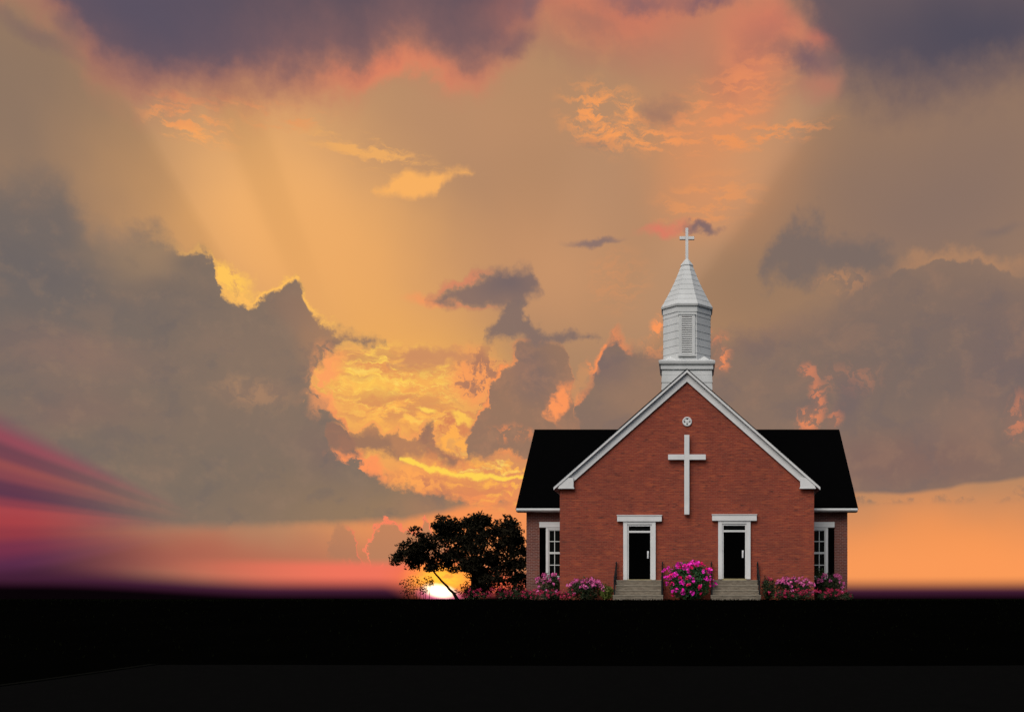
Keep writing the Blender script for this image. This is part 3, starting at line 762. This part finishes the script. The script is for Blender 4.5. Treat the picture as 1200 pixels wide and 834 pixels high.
# wing windows
for s in (-1, 1):
    X = lambda a, b: sorted((s * a, s * b))
    win = MB_()
    y1 = WF - .003
    a, b = X(6.52, 6.40); win.box(a, b, WF - .09, y1, 1.02, 3.335)
    a, b = X(5.83, 5.71); win.box(a, b, WF - .09, y1, 1.02, 3.335)
    a, b = X(6.398, 5.832); win.box(a, b, WF - .085, y1, 3.25, 3.333)
    w = win.build('window', WHITE, church, .005)
    gl = MB_(); a, b = X(6.397, 5.833); gl.box(a, b, WF - .018, y1, 1.04, 3.248); gl.build('pane', GLASS, w)
    sa = MB_()
    a, b = X(6.396, 6.355); sa.box(a, b, WF - .06, WF - .02, 1.05, 3.246)
    a, b = X(5.875, 5.834); sa.box(a, b, WF - .06, WF - .02, 1.05, 3.246)
    for z0, z1 in ((3.20, 3.246), (2.12, 2.215), (1.05, 1.11)):
        a, b = X(6.354, 5.876); sa.box(a, b, WF - .062, WF - .02, z0, z1)
    a, b = X(6.135, 6.105); sa.box(a, b, WF - .045, WF - .02, 1.112, 2.118); sa.box(a, b, WF - .045, WF - .02, 2.217, 3.198)
    for z in (2.70, 1.61):
        for p0, p1 in ((6.353, 6.137), (6.103, 5.877)):
            a, b = X(p0, p1); sa.box(a, b, WF - .045, WF - .02, z - .018, z + .018)
    sa.build('sash', SIDING, w)
    si = MB_(); a, b = X(6.60, 5.65); si.box(a, b, WF - .14, y1, .94, 1.018); si.build('sill', WHITE, w, .006)
    li = MB_(); a, b = X(6.82, 5.56); li.box(a, b, WF - .11, y1, 3.345, 3.60); li.build('lintel', WHITE, w, .006)
    sh = MB_(); a, b = X(6.815, 6.535); sh.box(a, a + .04, WF - .05, y1, 1.05, 3.32); sh.box(b - .04, b, WF - .05, y1, 1.05, 3.32)
    sh.box(a + .041, b - .041, WF - .02, y1, 1.06, 3.31)
    for i in range(44):
        z = 1.07 + i * .05
        sh.raw([(a + .041, WF - .045, z), (b - .041, WF - .045, z), (b - .041, WF - .02, z + .04), (a + .041, WF - .02, z + .04)], [(0, 1, 2, 3)])
    sh.build('shutter', BLACK, church)
# wall cross and medallion
wc = MB_()
wc.box(-.115, .105, -.20, -.09, 3.69, 7.13); wc.box(-.815, -.1155, -.198, -.092, 6.055, 6.285); wc.box(.1055, .815, -.198, -.092, 6.055, 6.285)
for z in (4.3, 5.4, 6.7): wc.tube((-.005, -.09, z), (-.005, -.003, z), .03)
wc.build('wall_cross', WHITE, church, .008)
md = MB_()
cz = wz(494, D)
def circ(r, y, k=32): return [(.01 + r * math.cos(2 * math.pi * i / k), y, cz + r * math.sin(2 * math.pi * i / k)) for i in range(k)]
md.rings([circ(.205, -.003), circ(.205, -.05), circ(.185, -.065), circ(.165, -.065), circ(.155, -.045), circ(.06, -.045), circ(.045, -.06)])
med = md.build('medallion', WHITE, church)
hl = MB_()
for i in range(4):
    a = math.pi / 2 * i
    ca, sa_ = math.cos(a), math.sin(a)
    poly = [(.075, 0), (.105, .035), (.128, .05), (.14, 0), (.128, -.05), (.105, -.035)]
    pts3 = [(.01 + u * ca - w * sa_, cz + u * sa_ + w * ca) for u, w in poly]
    hl.prism(pts3, -.052, -.047)
hl.build('vent_hole_shade', SHADE, med)  # raised dark lozenges on the solid disc, painted as shaded openings

# steeple
SY = 2.0
stp = empty('steeple', (0, 0, 0)); stp.parent = church
B = 1.11
bs = MB_()
for z0, z1, e in ((8.0, 9.28, 0), (9.28, 9.62, 0), (9.62, 9.96, 0), (9.96, 10.20, -.015)):
    bs.rings([[(-B - .02 - e, SY - B - .02 - e, z0), (B + .02 + e, SY - B - .02 - e, z0), (B + .02 + e, SY + B + .02 + e, z0), (-B - .02 - e, SY + B + .02 + e, z0)],
              [(-B - e, SY - B - e, z1 - .001), (B + e, SY - B - e, z1 - .001), (B + e, SY + B + e, z1 - .001), (-B - e, SY + B + e, z1 - .001)]])
bs.build('base', SIDING, stp)
co = MB_()
def sq(q, z): return [(-q, SY - q, z), (q, SY - q, z), (q, SY + q, z), (-q, SY + q, z)]
co.rings([sq(B + .02, 10.17), sq(B + .05, 10.20), sq(B + .05, 10.36), sq(B + .07, 10.38), sq(B + .12, 10.42), sq(B + .14, 10.50), sq(B + .14, 10.56), sq(B - .02, 10.64)])
co.build('cornice', SIDING, stp)
def octa(ap, z, k=8):
    r = ap / math.cos(math.pi / 8)
    return [(r * math.cos(math.pi / 8 + math.pi / 4 * i), SY + r * math.sin(math.pi / 8 + math.pi / 4 * i), z) for i in range(k)]
sh = MB_()
z = 10.62; i = 0
A = 1.055
while z < 13.0:
    z1 = min(z + .325, 13.02)
    sh.rings([octa(A + .013, z), octa(A, z1 - .001)]); z += .325
sh.build('shaft', SIDING, stp)
for sx_ in (-1, 1):
    for sy_ in (-1, 1):
        k0 = 1.06
        base = [(sx_ * k0, SY + sy_ * k0, 10.60), (sx_ * k0, SY + sy_ * .44, 10.60), (sx_ * .44, SY + sy_ * k0, 10.60), (sx_ * .76, SY + sy_ * .76, 10.86)]
        cp = MB_(); cp.raw(base, [(0, 1, 2), (0, 1, 3), (1, 2, 3), (2, 0, 3)]); cp.build('corner_block', SIDING, stp)
fs = MB_(); fs.rings([octa(A + .03, 12.76), octa(A + .03, 13.0), octa(1.14, 13.02), octa(1.16, 13.10), octa(1.12, 13.14)]); fs.build('eave', SIDING, stp)
sp_ = MB_()
za, zb, ra, rb = 13.11, 15.10, 1.14, .25
N = 8
for i in range(N):
    t0, t1 = i / N, (i + 1) / N
    q = lambda t: ra + (rb - ra) * t - .05 * math.sin(math.pi * t)
    sp_.rings([octa(q(t0) + .014, za + (zb - za) * t0), octa(q(t1) + .004, za + (zb - za) * t1 - .001)])
sp_.build('spire', SIDING, stp)
tip = MB_(); tip.rings([octa(.255, 15.06), octa(.285, 15.09), octa(.28, 15.13), octa(.20, 15.24), octa(.12, 15.36), octa(.07, 15.42)]); tip.build('spire_cap', SIDING, stp)
xc = MB_(); xc.box(-.065, .065, SY - .06, SY + .06, 15.40, wz(267.5, 47)); zc_ = wz(279.2, 47)
xc.box(-.335, -.066, SY - .055, SY + .055, zc_ - .07, zc_ + .07); xc.box(.066, .335, SY - .055, SY + .055, zc_ - .07, zc_ + .07)
xc.build('cross', WHITE, stp, .008)
yl = SY - A - .022
lv = MB_()
z0, z1 = wz(414.5, 45.95), wz(371, 45.95)
lv.box(-.36, -.225, yl - .035, yl - .001, z0 - .06, z1 + .08); lv.box(.225, .36, yl - .035, yl - .001, z0 - .06, z1 + .08)
lv.box(-.224, .224, yl - .034, yl - .001, z1 + .002, z1 + .079); lv.box(-.224, .224, yl - .034, yl - .001, z0 - .059, z0 - .002)
lv.box(-.39, .39, yl - .06, yl - .001, z1 + .082, z1 + .13); lv.box(-.39, .39, yl - .07, yl - .001, z0 - .115, z0 - .062)
lf = lv.build('louver', SIDING, stp)
bk = MB_(); bk.box(-.224, .224, yl - .008, yl - .0005, z0, z1); bk.build('louver_back', LOUVER, lf)
sl_ = MB_()
ns = 17
for i in range(ns):
    zz = z0 + (z1 - z0) * (i + .5) / ns
    sl_.raw([(-.223, yl - .045, zz - .042), (.223, yl - .045, zz - .042), (.223, yl - .01, zz + .012), (-.223, yl - .01, zz + .012),
             (-.223, yl - .045, zz - .056), (.223, yl - .045, zz - .056)], [(0, 1, 2, 3), (4, 5, 1, 0)])
sl_.build('slats', SIDING, lf, fix=False)

# ------------------------------------------------------------------ plants
def leaves(mb, rng, c_, r, n, size, bias=.55, flat=.0, floor=None, shell=.5):
    for _ in range(n):
        while True:
            p = Vector((rng.uniform(-1, 1), rng.uniform(-1, 1), rng.uniform(-1, 1)))
            if p.length <= 1 and rng.random() < shell + (1 - shell) * p.length ** 2: break
        nrm = (p.normalized() * bias + Vector((rng.gauss(0, .6), rng.gauss(0, .6), rng.gauss(.15, .6)))).normalized()
        q = Vector((c_[0] + p.x * r[0], c_[1] + p.y * r[1], c_[2] + p.z * r[2]))
        if floor is not None and q.z < floor: q.z = floor + rng.random() * .1
        t = nrm.orthogonal().normalized(); t = Matrix.Rotation(rng.uniform(0, 6.28), 3, nrm) @ t
        u = nrm.cross(t); s = size * rng.uniform(.6, 1.35)
        a, b, cc_, dd_ = q - t * s, q + u * s * .42 + nrm * s * .1, q + t * s, q - u * s * .42 + nrm * s * .1
        k = len(mb.v)
        mb.v += [tuple(a), tuple(b), tuple(cc_), tuple(dd_)]; mb.f.append((k, k + 1, k + 2, k + 3))
def flower_mesh(name, mat, r, n, seed):
    rg = random.Random(seed); mb = MB_()
    for _ in range(n):
        d_ = Vector((rg.gauss(0, 1), rg.gauss(0, 1), rg.gauss(0, 1))).normalized()
        q = d_ * r * rg.uniform(.6, 1.0)
        q.x *= rg.uniform(.8, 1.25)
        nrm = (d_ + Vector((rg.gauss(0, .4), rg.gauss(0, .4), rg.gauss(0, .4)))).normalized()
        t = nrm.orthogonal().normalized(); u = nrm.cross(t); s = r * rg.uniform(.38, .6)
        pts_ = [q - nrm * s * .3] + [q + (t * math.cos(1.2566 * i) + u * math.sin(1.2566 * i)) * s + nrm * s * rg.uniform(-.1, .35) for i in range(5)]
        mb.raw(pts_, [(0, i + 1, (i + 1) % 5 + 1) for i in range(5)])
    me = bpy.data.meshes.new(name); me.from_pydata(mb.v, [], mb.f); me.materials.append(mat)
    return me
def put_flower(me, parent, loc, sc, rng):
    o = bpy.data.objects.new('flower', me)
    o.parent = parent; o.location = loc; o.scale = (sc,) * 3; o.rotation_euler = (rng.uniform(0, 6), rng.uniform(0, 6), rng.uniform(0, 6))
    COL.objects.link(o)
def bush(name, label, cat, c0, r, n, size, mat, meshes, nf, fs_, seed, group=None, lump=7, zmin=.0, upper=False, picks=None):
    """c0 = point on the ground, r = (rx, ry, height)"""
    rg = random.Random(seed)
    root = empty(name, c0); tag(root, label, cat, group)
    mb = MB_()
    rz = r[2] / 2
    leaves(mb, rg, (0, 0, rz * .55), (r[0] * .86, r[1] * .8, rz * .6), int(n * .35), size, floor=zmin, shell=.5)
    leaves(mb, rg, (0, 0, rz), (r[0] * .86, r[1] * .86, rz * .88), int(n * .55), size, floor=zmin, shell=.3)
    lumps = []
    for i in range(lump):
        a = rg.uniform(0, 6.28); e = rg.uniform(-.2, 1.0)
        p = Vector((math.cos(a) * math.cos(e) * r[0] * .66, math.sin(a) * math.cos(e) * r[1] * .66, rz + math.sin(e) * rz * .66))
        q = rg.uniform(.26, .42)
        leaves(mb, rg, p, (r[0] * q, r[1] * q, rz * q), int(n * .45 / lump), size, floor=zmin)
    for i in range(max(6, n // 160)):                                                     # loose shoots
        a = rg.uniform(0, 6.28); e = rg.uniform(.2, 1.4)
        p = Vector((math.cos(a) * math.cos(e) * r[0], math.sin(a) * math.cos(e) * r[1], rz + math.sin(e) * rz)) * 1.0
        leaves(mb, rg, p, (.07, .07, .1), 7, size, floor=zmin)
    mb.build('foliage', mat, root, fix=False)
    stm = MB_()
    for i in range(7):
        a = rg.uniform(0, 6.28); t = rg.uniform(.2, .6)
        stm.tube((rg.uniform(-.06, .06), rg.uniform(-.06, .06), -.05), (math.cos(a) * r[0] * t, math.sin(a) * r[1] * t, rz * rg.uniform(.9, 1.4)), .015, .006, 5)
    stm.build('stem', BARK, root)
    for i in range(nf):
        if picks and i < len(picks):
            fx, fz_, k_ = picks[i]
            u = max(-1, min(1, fx / r[0])); w = max(-1, min(1, (fz_ - rz) / rz))
            dd = math.sqrt(max(0.03, 1 - u * u - w * w))
            put_flower(meshes[k_ % len(meshes)], root, (fx, -dd * r[1] * .98, fz_), fs_ * rg.uniform(.8, 1.2), rg)
            continue
        a = rg.uniform(0, 6.28) if rg.random() < .35 else rg.uniform(math.pi, 2 * math.pi)
        e = rg.uniform(.25, 1.25) if upper else rg.uniform(-.5, 1.2)
        if rg.random() < .2: e = rg.uniform(-.5, .6)
        k = rg.uniform(.92, 1.04)
        put_flower(rg.choice(meshes), root, (math.cos(a) * math.cos(e) * r[0] * k, math.sin(a) * math.cos(e) * r[1] * k, rz + math.sin(e) * rz * k), fs_ * rg.uniform(.65, 1.25), rg)
    return root
MG = [flower_mesh('magenta_bloom', MAGENTA, .085, 11, 1), flower_mesh('magenta_bloom', MAGENTA, .092, 12, 2), flower_mesh('hot_pink_bloom', HOTPINK, .08, 10, 3)]
PK = [flower_mesh('pink_bloom', PINK, .07, 11, 4), flower_mesh('pink_bloom', PINK, .075, 12, 5)]
RD = [flower_mesh('red_bloom', RED, .055, 9, 6), flower_mesh('red_bloom', RED, .06, 9, 7)]
# the big bush: flower places read off the photograph
dB = 43.6
fl = []
for (px, py, k) in [(778, 668, 0), (783, 665, 1), (785, 675, 2), (787, 672, 2), (791, 664, 2), (795, 661, 1), (798, 660, 0), (801, 663, 2), (802, 665, 1), (806, 664, 0), (808, 661, 1), (811, 660, 0), (813, 659, 1),
                    (817, 659, 1), (819, 661, 0), (823, 660, 2), (826, 662, 2), (828, 666, 2), (832, 668, 1), (833, 665, 2), (830, 667, 0), (792, 672, 1), (784, 677, 0), (790, 675, 0), (797, 677, 2), (805, 677, 2),
                    (808, 676, 1), (813, 680, 0), (799, 682, 1), (801, 684, 0), (808, 684, 2), (806, 685, 2), (788, 684, 2), (829, 679, 1), (827, 677, 0), (834, 677, 0), (834, 682, 2), (838, 684, 0), (833, 685, 2),
                    (819, 688, 2), (821, 686, 2), (820, 690, 2), (793, 691, 0), (800, 691, 0), (800, 694, 1), (787, 693, 2), (788, 692, 0), (811, 694, 1), (822, 695, 2), (824, 669, 0), (807, 669, 0), (788, 697, 2), (803, 662, 0), (798, 664, 2), (794, 663, 1),
                    (810, 664, 2), (786, 668, 0), (779, 676, 1), (781, 683, 0), (815, 662, 2)]:
    fl.append((wx(px, dB) - .1, wz(py, dB), k))
bush('flowering_bush', 'large round bush covered in magenta flowers standing between the two flights of steps', 'bush', (.1, -.95, 0), (1.0, .78, 1.60), 5200, .052, BLEAF, MG, len(fl), 1.02, 11, 'flowering bushes along the church front', lump=10, picks=fl)
bush('rose_bush', 'pink rose bush below the left wing window, beside the black shutter', 'bush', (-6.28, 2.25, 0), (.66, .5, 1.22), 1700, .05, RLEAF, PK, 34, .95, 12, 'flowering bushes along the church front', upper=True)
bush('rose_bush', 'wide pink rose bush against the front brick wall left of the left steps', 'bush', (-4.32, -.75, 0), (.82, .5, .93), 1900, .05, RLEAF, PK, 46, 1.0, 13, 'flowering bushes along the church front', upper=True)
bush('green_shrub', 'small yellow-green leafy shrub without flowers beside the left railing', 'shrub', (-3.42, -.8, 0), (.33, .3, .66), 700, .05, YLEAF, PK, 0, .9, 14)
bush('rose_bush', 'dark narrow bush with a few red flowers beside the rightmost railing', 'bush', (3.46, -.85, 0), (.33, .32, .98), 800, .05, RLEAF, RD, 9, 1.0, 15, 'flowering bushes along the church front', upper=True)
bush('rose_bush', 'wide pink rose bush against the front brick wall right of the right steps', 'bush', (4.55, -.75, 0), (.9, .5, .98), 2000, .05, RLEAF, PK, 46, 1.0, 16, 'flowering bushes along the church front', upper=True)
bush('rose_bush', 'rounded pink rose bush below the right wing window, beside the black shutter', 'bush', (6.55, 2.2, 0), (.62, .5, 1.22), 1700, .05, RLEAF, PK, 32, .95, 17, 'flowering bushes along the church front', upper=True)
bush('green_shrub', 'plain green shrub rising in front of the left wing window panes', 'shrub', (-5.93, 2.55, 0), (.3, .26, 1.32), 700, .045, ELEAF, PK, 0, .9, 18)
bush('green_shrub', 'plain green shrub rising in front of the right wing window panes', 'shrub', (6.02, 2.55, 0), (.34, .26, 1.52), 800, .045, ELEAF, PK, 0, .9, 19)
def low_row(label, x0, x1, y, hh, n, nf, seed):
    rg = random.Random(seed)
    root = empty('low_rose_row', ((x0 + x1) / 2, y, 0)); tag(root, label, 'flower bed', 'low rows of red flowers')
    mb = MB_(); w = (x1 - x0) / 2
    for i in range(int(w * 9)):
        cx = rg.uniform(-w, w); hz = hh * rg.uniform(.6, 1.05)
        leaves(mb, rg, (cx, rg.uniform(-.15, .15), hz / 2), (.24, .2, hz / 2), int(n / (w * 9)), .045, floor=.0)
    mb.build('foliage', RLEAF, root, fix=False)
    for i in range(nf):
        cx = rg.uniform(-w, w)
        put_flower(rg.choice(RD), root, (cx, rg.uniform(-.38, .05), hh * rg.uniform(.25, 1.0)), rg.uniform(.7, 1.2), rg)
low_row('low row of red flowers at the left church corner, left of the steps', -7.0, -4.7, -1.25, .42, 1500, 60, 21)
low_row('low row of red flowers in front of the right bushes, right of the steps', 3.7, 6.9, -1.3, .46, 2200, 80, 22)

low_row('low row of red flowers between the dark tree and the left wing', -10.2, -7.7, 2.0, .52, 700, 46, 23)

# tree behind the church, dark against the sunset
TY = 40.0; TD = TY + D
rg = random.Random(33)
tz = h(wx(556, TD), TY)
tree = empty('tree', (wx(556, TD), TY, tz)); tag(tree, 'dark spreading broadleaf tree in silhouette against the setting sun left of the church', 'tree')
def tp(px, py, dy=0): return Vector((wx(px, TD) - wx(556, TD), dy, wz(py, TD) - tz))
clumps = [(519, 612, 9), (511, 622, 13), (502, 634, 15), (488, 642, 12), (477, 648, 11), (469, 656, 6), (484, 656, 12), (498, 650, 15), (535, 622, 16), (528, 612, 7), (541, 611, 7), (560, 616, 12), (566, 607, 8), (572, 612, 7), (549, 628, 18),
          (525, 640, 20), (545, 648, 22), (570, 634, 18), (578, 618, 9), (590, 624, 14), (597, 613, 8), (604, 626, 11), (609, 634, 8), (588, 642, 18), (603, 650, 11), (614, 646, 6), (568, 656, 20), (590, 664, 16), (612, 662, 8),
          (610, 676, 8), (552, 664, 12), (520, 656, 13), (508, 662, 8), (562, 674, 14), (582, 678, 12), (600, 680, 9), (566, 690, 7), (556, 696, 7), (584, 695, 6), (606, 693, 6)]
mb = MB_()
sc_ = TD / F
ends = []
for (px, py, r) in clumps:
    rm = r * sc_
    dy = rg.uniform(-1.8, 1.8)
    ctr = tp(px, py, dy); ends.append(ctr)
    for i in range(max(6, int(r * 1.7))):
        p = Vector((rg.gauss(0, .52), rg.gauss(0, .6), rg.gauss(0, .48)))
        if p.length > 1.25: p = p.normalized() * 1.1
        q = ctr + p * rm
        leaves(mb, rg, q, (.44, .44, .28), 30, .155, floor=.05, shell=.6)
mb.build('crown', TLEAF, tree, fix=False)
tk = MB_()
def limb(a, b, r0, r1, seg=5, wob=.12):
    p0 = Vector(a); b = Vector(b)
    L = (b - p0).length
    for i in range(seg):
        t = (i + 1) / seg
        p1 = Vector(a).lerp(b, t) + Vector((rg.uniform(-1, 1), rg.uniform(-1, 1), rg.uniform(-.4, .6))) * wob * L * (1 - t) * .5
        tk.tube(p0, p1, r0 + (r1 - r0) * i / seg, r0 + (r1 - r0) * t, 7); p0 = p1
fork = tp(556, 672)
limb((0, 0, -.3), fork, .36, .26, 5, .05)
for (px, py, r) in ((528, 640, .12), (548, 628, .15), (572, 632, .15), (592, 636, .13), (600, 660, .1)): limb(fork, tp(px, py, rg.uniform(-.8, .8)), .17, .05)
for e in ends[::2]: limb(fork, e, .055, .02, 5)
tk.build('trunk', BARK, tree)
tk = MB_()
low = tp(533, 694, -.6)
limb(tp(540, 706, -.6), low, .16, .13, 3, .02); limb(low, tp(519, 680, -.6), .11, .085, 4, .1); limb(tp(519, 680, -.6), tp(507, 666, -.6), .085, .06, 4, .1); limb(tp(507, 666, -.6), tp(503, 650, -.4), .06, .03, 3, .1)
tk.build('limb', BARK, tree)
# sparse shrubs along the horizon near the sun
def far_shrub(name, label, pts, seed, n, size, grp):
    rg = random.Random(seed); y = 44.0; d_ = y + D
    cx = sum(p[0] for p in pts) / len(pts)
    root = empty(name, (wx(cx, d_), y, h(wx(cx, d_), y))); tag(root, label, 'shrub', grp)
    mb = MB_(); st = MB_(); s_ = d_ / F
    for (px, py, r) in pts:
        ctr = Vector((wx(px, d_) - wx(cx, d_), rg.uniform(-.6, .6), wz(py, d_) - h(wx(cx, d_), y)))
        leaves(mb, rg, ctr, (r * s_, r * s_, r * s_ * .8), n, size, floor=.0, shell=.8)
        st.tube((ctr.x * .8, 0, -.1), ctr, .03, .012, 5)
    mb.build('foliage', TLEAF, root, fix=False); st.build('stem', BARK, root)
far_shrub('wild_shrub', 'sparse dark wild shrub left of the setting sun, under the tree branches', [(476, 684, 7), (484, 680, 8), (492, 685, 8), (488, 692, 10), (500, 679, 7), (506, 683, 5), (478, 694, 8), (498, 692, 6)], 51, 60, .10, 'wild shrubs on the horizon')
far_shrub('wild_shrub', 'long dark wild hedge right of the setting sun, glowing through its gaps', [(x, y, 7) for x, y in ((538, 692), (546, 686), (552, 694), (560, 688), (566, 694), (574, 687), (582, 693), (590, 688), (598, 694), (606, 687), (613, 692), (620, 690))], 52, 62, .11, 'wild shrubs on the horizon')
